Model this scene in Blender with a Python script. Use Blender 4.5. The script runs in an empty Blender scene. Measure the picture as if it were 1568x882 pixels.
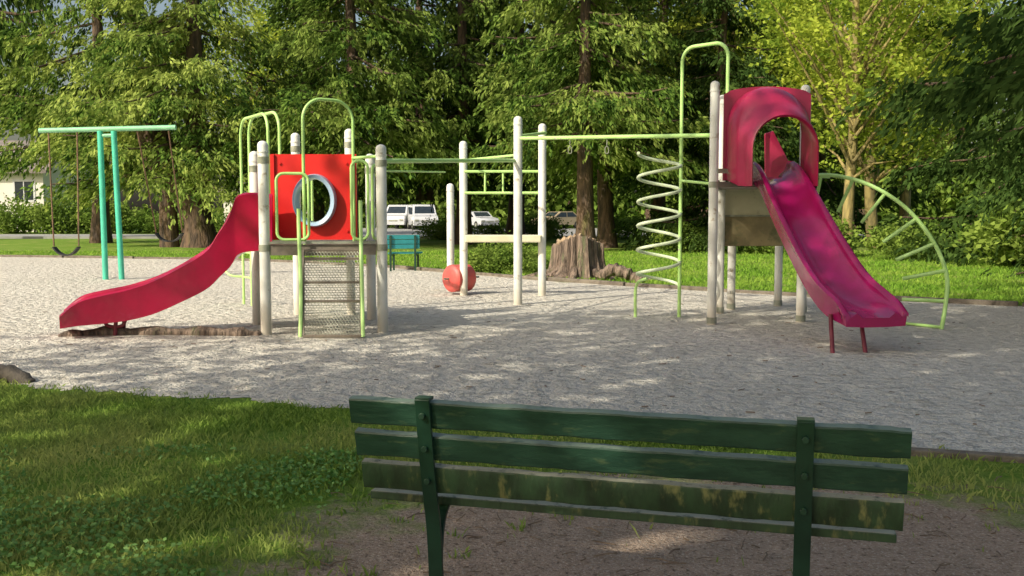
import bpy, math, random
import numpy as np
from mathutils import Vector
random.seed(4)
S=bpy.context.scene
S.view_settings.view_transform='Standard'
S.view_settings.look='None'
S.view_settings.exposure=0
COL=S.collection

# ---------------------------------------------------------------- materials
def mat(name,c1,c2=None,rough=.6,scale=4,bump=0,bscale=30,metal=0,detail=4,lo=.35,hi=.65,c3=None,s3=1.5,lo3=.55,hi3=.7,coat=0,coord='Object',spec=.5,stretch=None,low=None,topwear=None):
    m=bpy.data.materials.new(name);m.use_nodes=True
    nt=m.node_tree;n=nt.nodes;l=nt.links
    b=n['Principled BSDF'];b.inputs['Roughness'].default_value=rough;b.inputs['Metallic'].default_value=metal
    b.inputs['Coat Weight'].default_value=coat
    b.inputs['Specular IOR Level'].default_value=spec
    tc=n.new('ShaderNodeTexCoord');vec=tc.outputs[coord]
    if stretch:
        mp=n.new('ShaderNodeMapping');mp.inputs['Scale'].default_value=stretch;l.new(vec,mp.inputs[0]);vec=mp.outputs[0]
    if c2 is None:c2=tuple(x*.75 for x in c1)
    def noise(s,d=detail):
        t=n.new('ShaderNodeTexNoise');t.inputs['Scale'].default_value=s;t.inputs['Detail'].default_value=d
        t.inputs['Roughness'].default_value=.62
        l.new(vec,t.inputs['Vector']);return t
    def ramp(src,a,bb):
        r=n.new('ShaderNodeMapRange');r.inputs[1].default_value=a;r.inputs[2].default_value=bb
        r.interpolation_type='SMOOTHSTEP'
        l.new(src,r.inputs[0]);return r
    def mix(f,A,B):
        x=n.new('ShaderNodeMix');x.data_type='RGBA'
        l.new(f,x.inputs[0])
        for i,v in ((6,A),(7,B)):
            if isinstance(v,tuple):x.inputs[i].default_value=(*v,1)
            else:l.new(v,x.inputs[i])
        return x.outputs[2]
    t=noise(scale);r=ramp(t.outputs[0],lo,hi)
    c=mix(r.outputs[0],c1,c2)
    if c3 is not None:
        t3=noise(s3);r3=ramp(t3.outputs[0],lo3,hi3);c=mix(r3.outputs[0],c,c3)
    if low is not None:   # dust and scuffing close to the ground
        sx=n.new('ShaderNodeSeparateXYZ');l.new(tc.outputs['Object'],sx.inputs[0])
        ad=n.new('ShaderNodeMath');ad.operation='MULTIPLY_ADD';l.new(t.outputs[0],ad.inputs[0]);ad.inputs[1].default_value=.5;l.new(sx.outputs[2],ad.inputs[2])
        rr=ramp(ad.outputs[0],.75,.25);c=mix(rr.outputs[0],c,low)
    if topwear is not None:   # paint rubbed off the upward-facing edges
        ge=n.new('ShaderNodeNewGeometry');sx=n.new('ShaderNodeSeparateXYZ');l.new(ge.outputs['True Normal'],sx.inputs[0])
        ad=n.new('ShaderNodeMath');ad.operation='MULTIPLY_ADD';l.new(noise(14,5).outputs[0],ad.inputs[0]);ad.inputs[1].default_value=1.3;l.new(sx.outputs[2],ad.inputs[2])
        rr=ramp(ad.outputs[0],1.32,1.62);c=mix(rr.outputs[0],c,topwear)
    l.new(c,b.inputs['Base Color'])
    if bump:
        tb=noise(bscale,3);bn=n.new('ShaderNodeBump');bn.inputs['Strength'].default_value=1
        bn.inputs['Distance'].default_value=bump
        l.new(tb.outputs[0],bn.inputs['Height']);l.new(bn.outputs[0],b.inputs['Normal'])
    return m

def leafmat(name,dark,light,yellow,trans=.45,yl=.62,objvar=.5):
    m=bpy.data.materials.new(name);m.use_nodes=True
    nt=m.node_tree;n=nt.nodes;l=nt.links
    for x in list(n):n.remove(x)
    out=n.new('ShaderNodeOutputMaterial')
    geo=n.new('ShaderNodeNewGeometry');tc=n.new('ShaderNodeTexCoord');oi=n.new('ShaderNodeObjectInfo')
    no=n.new('ShaderNodeTexNoise');no.inputs['Scale'].default_value=.6;no.inputs['Detail'].default_value=2
    l.new(tc.outputs['Object'],no.inputs['Vector'])
    r1=n.new('ShaderNodeValToRGB')
    r1.color_ramp.elements[0].color=(*dark,1);r1.color_ramp.elements[1].color=(*light,1)
    r1.color_ramp.elements[0].position=.1;r1.color_ramp.elements[1].position=.8
    l.new(geo.outputs['Random Per Island'],r1.inputs[0])
    mr=n.new('ShaderNodeMapRange');mr.inputs[1].default_value=.42;mr.inputs[2].default_value=yl
    l.new(no.outputs[0],mr.inputs[0])
    mul=n.new('ShaderNodeMath');mul.operation='MULTIPLY';l.new(mr.outputs[0],mul.inputs[0])
    ov=n.new('ShaderNodeMapRange');ov.inputs[3].default_value=1-objvar;ov.inputs[4].default_value=.95
    l.new(oi.outputs['Random'],ov.inputs[0]);l.new(ov.outputs[0],mul.inputs[1])
    mx=n.new('ShaderNodeMix');mx.data_type='RGBA'
    l.new(mul.outputs[0],mx.inputs[0])
    l.new(r1.outputs[0],mx.inputs[6]);mx.inputs[7].default_value=(*yellow,1)
    d=n.new('ShaderNodeBsdfDiffuse');t=n.new('ShaderNodeBsdfTranslucent')
    l.new(mx.outputs[2],d.inputs[0]);l.new(mx.outputs[2],t.inputs[0])
    a=n.new('ShaderNodeMixShader');a.inputs[0].default_value=trans
    l.new(d.outputs[0],a.inputs[1]);l.new(t.outputs[0],a.inputs[2])
    l.new(a.outputs[0],out.inputs[0])
    return m

M={}
M['post']=mat('weathered_white_paint',(.80,.80,.75),(.68,.68,.62),.5,3,c3=(.42,.36,.26),s3=7,lo3=.60,hi3=.72,low=(.55,.50,.41))
M['lime']=mat('lime_green_paint',(.52,.80,.28),(.45,.72,.22),.4,4,c3=(.5,.5,.34),s3=9,lo3=.64,hi3=.72)
M['limepale']=mat('faded_green_paint',(.68,.78,.54),(.58,.67,.45),.45,5)
M['swingbar']=mat('swing_green_paint',(.28,.60,.36),(.22,.52,.30),.45,5)
M['teal']=mat('teal_paint',(.08,.55,.37),(.07,.45,.32),.4,4)
M['redplastic']=mat('crimson_plastic',(.42,.004,.045),(.34,.004,.036),.25,3,coat=.3,bump=.0015,bscale=12,c3=(.42,.02,.075),s3=5,lo3=.6,hi3=.8)
M['magplastic']=mat('magenta_plastic',(.41,.009,.125),(.35,.008,.09),.22,2.5,coat=.4,bump=.0012,bscale=9,c3=(.42,.028,.14),s3=3,lo3=.6,hi3=.9)
M['hood']=mat('faded_red_plastic',(.41,.018,.08),(.35,.015,.06),.34,3,coat=.25,c3=(.43,.05,.11),s3=4,lo3=.6,hi3=.85)
M['redpanel']=mat('red_panel',(.72,.018,.015),(.62,.014,.014),.4,2,c3=(.55,.09,.05),s3=6,lo3=.66,hi3=.8)
M['bluegrey']=mat('blue_grey_plastic',(.36,.50,.66),(.30,.43,.58),.3,3,coat=.3)
M['ball']=mat('faded_red_barrel',(.60,.08,.07),(.48,.11,.09),.5,6)
M['deck']=mat('deck_brown',(.26,.22,.17),(.17,.145,.12),.6,6)
M['mesh']=mat('galvanised_mesh',(.38,.39,.31),(.24,.25,.19),.45,8,metal=.2)
M['dark']=mat('dark_rubber',(.03,.03,.03),(.02,.02,.02),.7)
M['cream']=mat('cream_panel',(.70,.67,.49),(.60,.57,.40),.6,3,c3=(.38,.34,.23),s3=5,lo3=.6,hi3=.75)
M['ply']=mat('plywood_panel',(.36,.29,.15),(.23,.19,.10),.7,3,c3=(.15,.15,.07),s3=4,lo3=.5,hi3=.65)
M['chain']=mat('rusty_chain',(.22,.13,.08),(.12,.08,.05),.6,9,metal=.4)
M['maroon']=mat('maroon_paint',(.20,.02,.04),None,.5)
M['slat']=mat('green_bench_paint',(.024,.070,.046),(.013,.044,.030),.38,6,c3=(.065,.105,.055),s3=9,lo3=.56,hi3=.72,bump=.003,bscale=22,stretch=(1,1,3),topwear=(.17,.22,.16))
M['slatworn']=mat('worn_green_wood',(.034,.074,.034),(.018,.034,.018),.5,5,c3=(.19,.19,.075),s3=8,lo3=.54,hi3=.70,bump=.004,bscale=25,stretch=(2,2,.7),topwear=(.36,.35,.25))
M['iron']=mat('green_iron',(.014,.050,.032),(.01,.036,.023),.33,8,bump=.001,bscale=80,topwear=(.06,.13,.06))
M['bteal']=mat('teal_bench_paint',(.03,.28,.30),(.025,.22,.24),.5,5)
M['bark']=mat('bark',(.15,.095,.06),(.05,.035,.025),.9,3,bump=.08,bscale=6,c3=(.15,.13,.05),s3=1.2,stretch=(2,2,.4))
M['barklight']=mat('bark_mossy',(.34,.27,.10),(.17,.14,.06),.9,3,bump=.04,bscale=7,stretch=(2,2,.5))
M['stump']=mat('stump_wood',(.25,.185,.14),(.075,.055,.042),.9,4,bump=.08,bscale=6,c3=(.11,.12,.06),s3=2.5,stretch=(2.5,2.5,.5))
M['stumptop']=mat('stump_cut',(.42,.31,.19),(.20,.14,.09),.9,6,bump=.03,bscale=15)
M['timber']=mat('timber_border',(.20,.17,.13),(.11,.09,.07),.85,5,bump=.02,bscale=20)
M['road']=mat('asphalt',(.32,.32,.31),(.26,.26,.25),.9,2)
M['fence']=mat('fence_wood',(.16,.095,.065),(.10,.065,.045),.85,3)
M['wall']=mat('white_siding',(.72,.69,.62),(.64,.61,.55),.8,1)
M['roof']=mat('grey_shingle',(.24,.20,.18),(.16,.14,.13),.9,4)
M['glass']=mat('dark_glass',(.03,.04,.05),(.02,.03,.04),.1)
M['vanwhite']=mat('white_car_paint',(.62,.63,.65),(.56,.57,.59),.25,1,coat=.6)
M['cartan']=mat('tan_car_paint',(.45,.36,.24),(.42,.34,.22),.25,1,coat=.6)
M['rock']=mat('rock',(.13,.11,.09),(.07,.06,.05),.9,6,bump=.02,bscale=20)
M['twig']=mat('twig',(.24,.17,.11),(.13,.09,.06),.9,6)
M['cedar']=leafmat('cedar_foliage',(.026,.060,.014),(.15,.25,.045),(.42,.50,.12),.34,.64,.8)  # yellow clumps put sunlit highlights into the leaf colour
M['decid']=leafmat('maple_foliage',(.14,.23,.03),(.38,.49,.07),(.60,.66,.10),.5)
M['darkleaf']=leafmat('dark_shaded_conifer_foliage',(.020,.045,.012),(.07,.125,.03),(.12,.18,.04),.3,.8)  # dark conifers; on the near fir the tone also paints in its shade
M['shrubleaf']=leafmat('shrub_foliage',(.06,.11,.02),(.18,.29,.05),(.30,.40,.08),.4)
M['blade']=leafmat('grass_blades',(.11,.20,.03),(.30,.42,.09),(.48,.50,.17),.4,.7)
M['lawnblade']=leafmat('lawn_blades',(.12,.26,.03),(.26,.45,.06),(.42,.56,.10),.45,.75)
M['clover']=leafmat('clover_leaves',(.10,.24,.05),(.24,.42,.14),(.26,.38,.12),.3,.8)

def surf(name,fn):
    m=bpy.data.materials.new(name);m.use_nodes=True
    nt=m.node_tree;n=nt.nodes;l=nt.links;b=n['Principled BSDF'];b.inputs['Roughness'].default_value=.95
    b.inputs['Specular IOR Level'].default_value=.12
    tc=n.new('ShaderNodeTexCoord')
    def noise(s,d=4,r=.6):
        t=n.new('ShaderNodeTexNoise');t.inputs['Scale'].default_value=s;t.inputs['Detail'].default_value=d;t.inputs['Roughness'].default_value=r
        l.new(tc.outputs['Object'],t.inputs['Vector']);return t.outputs[0]
    def rmp(src,a,c):
        r=n.new('ShaderNodeMapRange');r.inputs[1].default_value=a;r.inputs[2].default_value=c;l.new(src,r.inputs[0]);return r.outputs[0]
    def mix(f,A,B):
        x=n.new('ShaderNodeMix');x.data_type='RGBA';l.new(f,x.inputs[0])
        for i,v in ((6,A),(7,B)):
            if isinstance(v,tuple):x.inputs[i].default_value=(*v,1)
            else:l.new(v,x.inputs[i])
        return x.outputs[2]
    fn(n,l,b,tc,noise,rmp,mix);return m
def lawn_fn(n,l,b,tc,noise,rmp,mix):
    g=mix(rmp(noise(18),.35,.65),(.11,.22,.025),(.22,.34,.05))
    g=mix(rmp(noise(.9,3),.5,.75),g,(.34,.36,.11))
    dirt=mix(rmp(noise(9),.3,.7),(.50,.37,.285),(.34,.25,.185))
    dirt=mix(rmp(noise(70,2),.52,.7),dirt,(.66,.56,.46))
    dirt=mix(rmp(noise(33,2),.56,.7),dirt,(.18,.125,.09))
    mp=n.new('ShaderNodeMapping');mp.vector_type='TEXTURE'
    mp.inputs['Location'].default_value=(1.0,3.9,0);mp.inputs['Scale'].default_value=(2.0,1.75,1)
    mp.inputs['Rotation'].default_value=(0,0,-.2)
    l.new(tc.outputs['Object'],mp.inputs[0])
    ln=n.new('ShaderNodeVectorMath');ln.operation='LENGTH';l.new(mp.outputs[0],ln.inputs[0])
    ad=n.new('ShaderNodeMath');ad.operation='MULTIPLY_ADD';l.new(noise(2.6,6,.7),ad.inputs[0]);ad.inputs[1].default_value=1.1;l.new(ln.outputs['Value'],ad.inputs[2])
    f=n.new('ShaderNodeMapRange');f.inputs[1].default_value=1.72;f.inputs[2].default_value=1.45;l.new(ad.outputs[0],f.inputs[0])
    c=mix(f.outputs[0],g,dirt)
    l.new(c,b.inputs['Base Color'])
    bn=n.new('ShaderNodeBump');bn.inputs['Distance'].default_value=.05;bn.inputs['Strength'].default_value=1
    l.new(noise(30,4,.7),bn.inputs['Height']);l.new(bn.outputs[0],b.inputs['Normal'])
M['lawn']=surf('lawn_and_dirt',lawn_fn)
def gravel_fn(n,l,b,tc,noise,rmp,mix):
    c=mix(rmp(noise(.45,4),.35,.65),(.76,.72,.635),(.83,.79,.70))
    lump=noise(7.5,4,.6)
    c=mix(rmp(lump,.50,.66),c,(.62,.575,.495))  # darker tone on the lumps paints in the shading of their relief
    c=mix(rmp(noise(75,2,.7),.54,.74),c,(.52,.475,.40))
    c=mix(rmp(noise(1.6,6,.78),.58,.72),c,(.60,.525,.41))
    l.new(c,b.inputs['Base Color'])
    b1=n.new('ShaderNodeBump');b1.inputs['Distance'].default_value=.26
    l.new(lump,b1.inputs['Height'])
    b2=n.new('ShaderNodeBump');b2.inputs['Distance'].default_value=.018
    l.new(noise(50,3,.6),b2.inputs['Height']);l.new(b1.outputs[0],b2.inputs['Normal'])
    l.new(b2.outputs[0],b.inputs['Normal'])
M['gravel']=surf('playground_gravel',gravel_fn)

# ---------------------------------------------------------------- builders
def group(name,loc):
    e=bpy.data.objects.new(name,None);e.location=loc;e.empty_display_size=.2;COL.objects.link(e);return e
class MB:
    def __init__(s):s.V=[];s.F=[]
    def add(s,v,f):
        o=len(s.V);s.V+= [tuple(x) for x in v];s.F+=[tuple(i+o for i in q) for q in f]
    def tube(s,pts,r,seg=10,dome=False):
        P=[Vector(p) for p in pts];n=len(P)
        rs=list(r) if hasattr(r,'__len__') else [r]*n
        if dome:
            d=(P[-1]-P[-2]).normalized();q=P[-1].copy();rr=rs[-1]
            P[-1]=q-d*rr*.6;
            for a in (25,50,72,88):
                P.append(q-d*rr*.6+d*rr*math.sin(math.radians(a))*.8);rs.append(rr*math.cos(math.radians(a)))
            n=len(P)
        T=[]
        for i in range(n):
            a=P[min(i+1,n-1)]-P[max(i-1,0)]
            T.append(a.normalized())
        u=T[0].orthogonal().normalized();v=[];
        for i in range(n):
            u=(u-T[i]*u.dot(T[i])).normalized();w=T[i].cross(u)
            for k in range(seg):
                a=2*math.pi*k/seg
                v.append(P[i]+(u*math.cos(a)+w*math.sin(a))*rs[i])
        f=[(i*seg+k,i*seg+(k+1)%seg,(i+1)*seg+(k+1)%seg,(i+1)*seg+k) for i in range(n-1) for k in range(seg)]
        f.append(tuple(range(seg))[::-1]);f.append(tuple((n-1)*seg+k for k in range(seg)))
        s.add(v,f)
    def beam(s,p0,p1,w,h,up=(0,0,1)):
        p0=Vector(p0);p1=Vector(p1);d=(p1-p0).normalized();up=Vector(up);sd=d.cross(up).normalized();up=sd.cross(d).normalized()
        v=[]
        for p in(p0,p1):
            for a,b in((-1,-1),(1,-1),(1,1),(-1,1)):v.append(p+sd*a*w/2+up*b*h/2)
        s.add(v,[(3,2,1,0),(4,5,6,7),(0,1,5,4),(1,2,6,5),(2,3,7,6),(3,0,4,7)])
    def box(s,c,sz,rot=0):
        c=Vector(c);d=Vector((math.cos(rot),math.sin(rot),0))*sz[0]/2
        s.beam(c-d,c+d,sz[1],sz[2])
    def prism(s,poly,z0,z1):
        n=len(poly);v=[(x,y,z0) for x,y in poly]+[(x,y,z1) for x,y in poly]
        s.add(v,[tuple(range(n))[::-1],tuple(range(n,2*n))]+[(i,(i+1)%n,n+(i+1)%n,n+i) for i in range(n)])
    def loft(s,secs,closed=True,cap=True):
        n=len(secs[0]);v=[p for c in secs for p in c];f=[]
        for i in range(len(secs)-1):
            for k in range(n if closed else n-1):
                f.append((i*n+k,i*n+(k+1)%n,(i+1)*n+(k+1)%n,(i+1)*n+k))
        if cap and closed:
            f.append(tuple(range(n))[::-1]);f.append(tuple((len(secs)-1)*n+k for k in range(n)))
        s.add(v,f)
    def build(s,name,m,parent=None,smooth=True,bevel=0,subsurf=0,auto=40):
        me=bpy.data.meshes.new(name);o=Vector(parent.location) if parent else Vector((0,0,0))
        me.from_pydata([tuple(Vector(v)-o) for v in s.V],[],s.F);me.update()
        ms=m if isinstance(m,list) else [m]
        for x in ms:me.materials.append(M[x])
        ob=bpy.data.objects.new(name,me);COL.objects.link(ob)
        if parent:ob.parent=parent
        if smooth:
            for p in me.polygons:p.use_smooth=True
            me.set_sharp_from_angle(angle=math.radians(auto))
        if bevel:
            b=ob.modifiers.new('b','BEVEL');b.width=bevel;b.segments=2;b.limit_method='ANGLE'
        return ob
def sm(pts,k=6):
    P=[Vector(p) for p in pts];o=[]
    for i in range(len(P)-1):
        a=P[max(i-1,0)];b=P[i];c=P[i+1];d=P[min(i+2,len(P)-1)]
        for j in range(k):
            t=j/k
            o.append(.5*((2*b)+(c-a)*t+(2*a-5*b+4*c-d)*t*t+(3*b-a-3*c+d)*t**3))
    o.append(P[-1]);return o
def arcpts(p0,p1,top,n=12,r=None):
    p0=Vector(p0);p1=Vector(p1);h=p1-p0;h.z=0;L=h.length;h.normalize();r=r or L/2;r=min(r,L/2)
    o=[p0]
    for i in range(n+1):
        a=math.pi/2*i/n;q=Vector((p0.x,p0.y,top-r))+h*(r-r*math.cos(a));q.z+=r*math.sin(a);o.append(q)
    for i in range(n+1):
        a=math.pi/2*(1-i/n);q=Vector((p1.x,p1.y,top-r))-h*(r-r*math.cos(a));q.z+=r*math.sin(a);o.append(q)
    o.append(p1);return o
def rrect(a,b,z0,z1,r=.08,n=5):
    a=Vector((*a,0));b=Vector((*b,0));d=(b-a);L=d.length;d.normalize();o=[]
    for cx,cz,s in((L-r,z1-r,0),(r,z1-r,90),(r,z0+r,180),(L-r,z0+r,270)):
        for i in range(n+1):
            t=math.radians(s+90*i/n);q=a+d*(cx+r*math.cos(t));q.z=cz+r*math.sin(t);o.append(q)
    o.append(o[0]+(o[1]-o[0])*.01);return o

# ---------------------------------------------------------------- numpy foliage
def unit(a):return a/np.maximum(np.linalg.norm(a,axis=-1,keepdims=True),1e-6)
def leafquads(c,ax,L,W,rng):
    n=len(c);ax=unit(ax);s=unit(np.cross(ax,rng.normal(size=(n,3))))
    L=np.broadcast_to(L,(n,))[:,None];W=np.broadcast_to(W,(n,))[:,None]
    return np.stack([c-ax*L/2,c+s*W/2-ax*L*.05,c+ax*L/2,c-s*W/2-ax*L*.05],1).reshape(-1,3)
def tubequads(pts,rs,seg=8):
    mb=MB();mb.tube(pts,rs,seg);f=[q for q in mb.F if len(q)==4]
    return np.array([tuple(v) for v in mb.V]),np.array(f)
def make_mesh(name,trunks,leafv,mats):
    V=[];F=[];mi=[];o=0
    for v,f in trunks:
        V.append(v);F.append(f+o);mi.append(np.zeros(len(f),int));o+=len(v)
    nl=len(leafv)//4
    V.append(leafv);F.append(np.arange(nl*4).reshape(-1,4)+o);mi.append(np.ones(nl,int))
    V=np.concatenate(V).astype(np.float32);F=np.concatenate(F).astype(np.int32);mi=np.concatenate(mi).astype(np.int32)
    me=bpy.data.meshes.new(name);me.vertices.add(len(V));me.vertices.foreach_set('co',V.ravel())
    me.loops.add(F.size);me.loops.foreach_set('vertex_index',F.ravel())
    me.polygons.add(len(F));me.polygons.foreach_set('loop_start',np.arange(0,F.size,4,dtype=np.int32))
    for x in mats:me.materials.append(M[x])
    me.polygons.foreach_set('material_index',mi)
    me.polygons.foreach_set('use_smooth',(mi==0))
    me.update(calc_edges=True);me.validate();return me
def cedar(name,seed,H,Rad,z0,nb,tr,leaf='cedar',lsz=1.,dens=1.,bark='bark',lean=0,hang=1.):
    g=np.random.default_rng(seed);T=[];C=[];A=[]
    tp=[(lean*math.sin(z*.25),0.15*math.sin(z*.4+seed),z) for z in np.linspace(-.2,H,14)]
    rr=[tr*(1.35 if z[2]<.3 else 1)*(1-.85*max(z[2],0)/H) for z in tp]
    T.append(tubequads(tp,rr,10))
    for i in range(nb):
        u=g.random()**1.15;h=z0+(H-z0)*u+g.normal()*.1
        L=Rad*(1-u)**.65*(.6+.5*g.random())+.4;a=g.random()*6.283
        out=np.array([math.cos(a),math.sin(a),0]);sd=np.array([-out[1],out[0],0])
        dr=.2+.3*g.random();
        base=np.array([lean*math.sin(h*.25),0,h])
        def bp(t):
            t=np.asarray(t)[...,None]
            return base+out*L*t+np.array([0,0,1])*(-dr*L*t**1.3+.18*L*t**3)
        if i%2==0:
            tt=np.linspace(0,.9,5);P=bp(tt);T.append(tubequads(P,[.02+.05*L/Rad*(1-x) for x in tt],5))
        m=int(L*5.2*dens)+3
        t=g.random(m)**.75;sp=bp(t)+sd*(g.normal(size=(m,1))*.15*L*(1.1-t[:,None]*.6))
        k=15
        # flat cedar sprays: each fans outwards and sags at its tip
        dirs=unit(out*(.35+.7*g.random((m,1)))+sd*g.normal(size=(m,1))*.55+np.array([0,0,-1.])*(.2+.6*g.random((m,1))))
        hl=(.35+.75*g.random((m,1,1)))*hang
        s=g.random((m,k,1))
        fan=np.cross(dirs,np.array([0,0,1.]))[:,None]*(g.normal(size=(m,k,1))*.16*(1.1-s))
        pos=sp[:,None]+dirs[:,None]*s*hl+fan+g.normal(size=(m,k,3))*.05+np.array([0,0,-1.])*s**2*hl*.35
        ax=dirs[:,None]+fan*3.5+g.normal(size=(m,k,3))*.3+np.array([0,0,-1.])*s*.6
        C.append(pos.reshape(-1,3));A.append(ax.reshape(-1,3))
    C=np.concatenate(C);A=np.concatenate(A);n=len(C)
    lv=leafquads(C,A,(.17+.15*g.random(n))*lsz,(.065+.055*g.random(n))*lsz,g)
    return make_mesh(name,T,lv,[bark,leaf])
def broadleaf(name,seed,H,Rad,z0,ncl,per,tr,leaf='decid',bark='barklight',lsz=1.,cr=.55,trunk=True):
    g=np.random.default_rng(seed);T=[];cz=(H+z0)/2;hz=(H-z0)/2
    d=unit(g.normal(size=(ncl,3)));rad=(.35+.65*g.random((ncl,1))**.5)
    c=d*rad*np.array([Rad,Rad,hz])*(.85+.3*g.random((ncl,1)))+np.array([0,0,cz])
    if trunk:
        zz=np.linspace(-.1,H*.8,9)
        T.append(tubequads([(.12*math.sin(z*.7+seed),.1*math.sin(z*.5),z) for z in zz],[tr*(1-.75*max(z,0)/H) for z in zz],8))
        for j in range(0,ncl,max(1,ncl//28)):
            e=c[j];s=np.array([0,0,max(z0*.8,e[2]-1.2*np.hypot(e[0],e[1])-.3)]);s[2]=min(s[2],H*.75)
            mid=(s+e)/2+np.array([0,0,.2]);T.append(tubequads([s,mid,e],[tr*.35,tr*.22,tr*.08],5))
    sc=cr*(.6+.8*g.random((ncl,1,1)))
    pos=c[:,None]+g.normal(size=(ncl,per,3))*sc*np.array([.6,.6,.4])
    n=ncl*per;pos=pos.reshape(-1,3)
    if z0<.3:pos[:,2]=np.abs(pos[:,2])
    ax=g.normal(size=(n,3))*np.array([1,1,.6])
    lv=leafquads(pos,ax,(.13+.1*g.random(n))*lsz,(.08+.06*g.random(n))*lsz,g)
    if not T:T=[(np.array([[0,0,0],[.01,0,0],[.01,.01,0],[0,.01,0]]),np.array([[0,1,2,3]]))]
    return make_mesh(name,T,lv,[bark,leaf])
def place(name,me,loc,rot=0,sc=1):
    o=bpy.data.objects.new(name,me);o.location=loc;o.rotation_euler=(0,0,rot)
    o.scale=sc if hasattr(sc,'__len__') else (sc,sc,sc);COL.objects.link(o);return o

# ---------------------------------------------------------------- ground
g=MB();g.add([(-300,-120,0),(300,-120,0),(300,500,0),(-300,500,0)],[(0,1,2,3)]);g.build('ground','lawn',smooth=False)
edge=[(-24,13.5),(-9,10.3),(-6,9.35),(-4.48,8.75),(-2.71,8.05),(-1.24,7.57),(.6,6.95),(2.53,6.2),(3.1,6.0),(6,5.2),(12,4.0),
      (16,8),(12,13.2),(8.1,15.8),(5.36,17.5),(2.3,20.1),(.79,21.6),(-1.2,24),(-3.2,26.5),(-6,29),(-9.5,31),(-17,32.8),(-26,33)]
pp=[];rn=random.Random(3)
for i in range(len(edge)):
    a=Vector(edge[i]);b=Vector(edge[(i+1)%len(edge)]);L=(b-a).length;near=(a.y+b.y)/2<11
    k=max(2,int(L/(.04 if near else .3)))
    nrm=Vector((-(b-a).y,(b-a).x)).normalized()
    for j in range(k):
        p=a.lerp(b,j/k);w=.07*math.sin(p.x*2.1)+.05*math.sin(p.x*5.3+1)+.03*math.sin(p.x*13)+rn.gauss(0,.03)
        pp.append(p+nrm*w)
g=MB();g.add([(p.x,p.y,.004) for p in pp],[tuple(range(len(pp)))]);g.build('gravel','gravel',smooth=False)
g=MB()
far=edge[12:23]
for a,b in zip(far[:-1],far[1:]):
    A=Vector((*a,0));B=Vector((*b,0));k=max(1,round((B-A).length/2.4))
    for j in range(k):
        p=A.lerp(B,(j+.01)/k);q=A.lerp(B,(j+.985)/k)
        z=.0+rn.random()*.02
        g.beam(p+Vector((0,0,z)),q+Vector((0,0,z+rn.uniform(-.01,.01))),.12,.13)
g.build('timber_border','timber',smooth=False,bevel=.012)
g=MB();g.beam((2.5,6.16,.015),(3.5,5.86,.015),.09,.05);g.build('timber_edging','timber',smooth=False,bevel=.01)
g=MB();g.add([(-150,54,.004),(150,54,.004),(150,64,.004),(-150,64,.004)],[(0,1,2,3)]);g.build('road','road',smooth=False)
g=MB();g.add([(-15,64,.004),(9,64,.004),(9,86,.004),(-15,86,.004)],[(0,1,2,3)]);g.build('parking_lot','road',smooth=False)
g=MB();g.beam((-150,53.9,.06),(150,53.9,.06),.2,.13);g.build('road_kerb','road',smooth=False)
g=MB()
g.tube(sm([(-5.5,12.0,-.02),(-5.0,12.15,.03),(-4.2,12.2,.02),(-3.4,12.1,.03),(-3.1,12.15,-.03)],5),[.05+.04*math.sin(i*.9)**2 for i in range(21)],9)
g.build('buried_log','stump')

# ---------------------------------------------------------------- slides
def slide_sections(path,w0):
    secs=[]
    P=[Vector(p[:3]) for p in path]
    for i,p in enumerate(path):
        t=P[min(i+1,len(P)-1)]-P[max(i-1,0)];t.z=0;t.normalize();sd=Vector((t.y,-t.x,0))
        c=P[i];h=p[3];w=p[4]
        pr=[(-w,-.09),(-w-.015,h*.5),(-w-.03,h-.04),(-w-.035,h),(-w,h+.022),(-w+.035,h),(-w+.045,h-.04),(-w+.07,h*.45),(-w+.12,.05),(-w*.45,.0),
            (w*.45,0),(w-.12,.05),(w-.07,h*.45),(w-.045,h-.04),(w-.035,h),(w,h+.022),(w+.035,h),(w+.03,h-.04),(w+.015,h*.5),(w,-.09),(w*.4,-.1),(-w*.4,-.1)]
        secs.append([c+sd*a+Vector((0,0,b)) for a,b in pr])
    return secs
def interp(path,k=4):
    P=np.array(path);o=[]
    for i in range(len(P)-1):
        a=P[max(i-1,0)];b=P[i];c=P[i+1];d=P[min(i+2,len(P)-1)]
        for j in range(k):
            t=j/k;o.append(.5*((2*b)+(c-a)*t+(2*a-5*b+4*c-d)*t*t+(3*b-a-3*c+d)*t**3))
    o.append(P[-1]);return [tuple(x) for x in o]
ls=[(-3.08,12.72,1.12,.60,.30),(-3.38,12.68,1.10,.62,.30),(-3.52,12.66,1.0,.58,.30),(-3.66,12.62,.84,.47,.30),(-3.82,12.58,.68,.38,.30),
    (-4.08,12.5,.53,.34,.30),(-4.43,12.4,.37,.31,.30),(-4.74,12.3,.29,.28,.30),(-5.02,12.2,.26,.25,.31),(-5.28,12.1,.245,.19,.32),(-5.47,12.03,.22,.05,.33)]
G=group('plastic_slide',(-4.3,12.4,0))
b=MB();b.loft(slide_sections(interp(ls,4),.3));b.build('chute','redplastic',G,auto=60)
b=MB();
for dy in(-.12,.14):
    b.tube([(-4.86,12.22+dy,-.05),(-4.84,12.22+dy,.2)],.025)
b.tube(sm([(-5.0,12.1,.2),(-4.95,12.1,.13),(-4.86,12.1,.11),(-4.76,12.1,.13),(-4.72,12.1,.2)]),.02)
b.build('leg','maroon',G)
rs=[(3.50,13.62,1.98,.20,.27),(3.51,13.35,1.95,.20,.27),(3.54,13.05,1.80,.20,.28),(3.59,12.6,1.46,.20,.30),(3.65,12.1,1.09,.20,.31),(3.71,11.6,.75,.20,.32),
    (3.76,11.25,.56,.19,.33),(3.80,10.95,.46,.18,.34),(3.84,10.70,.42,.13,.34),(3.87,10.52,.39,.04,.34)]
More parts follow.
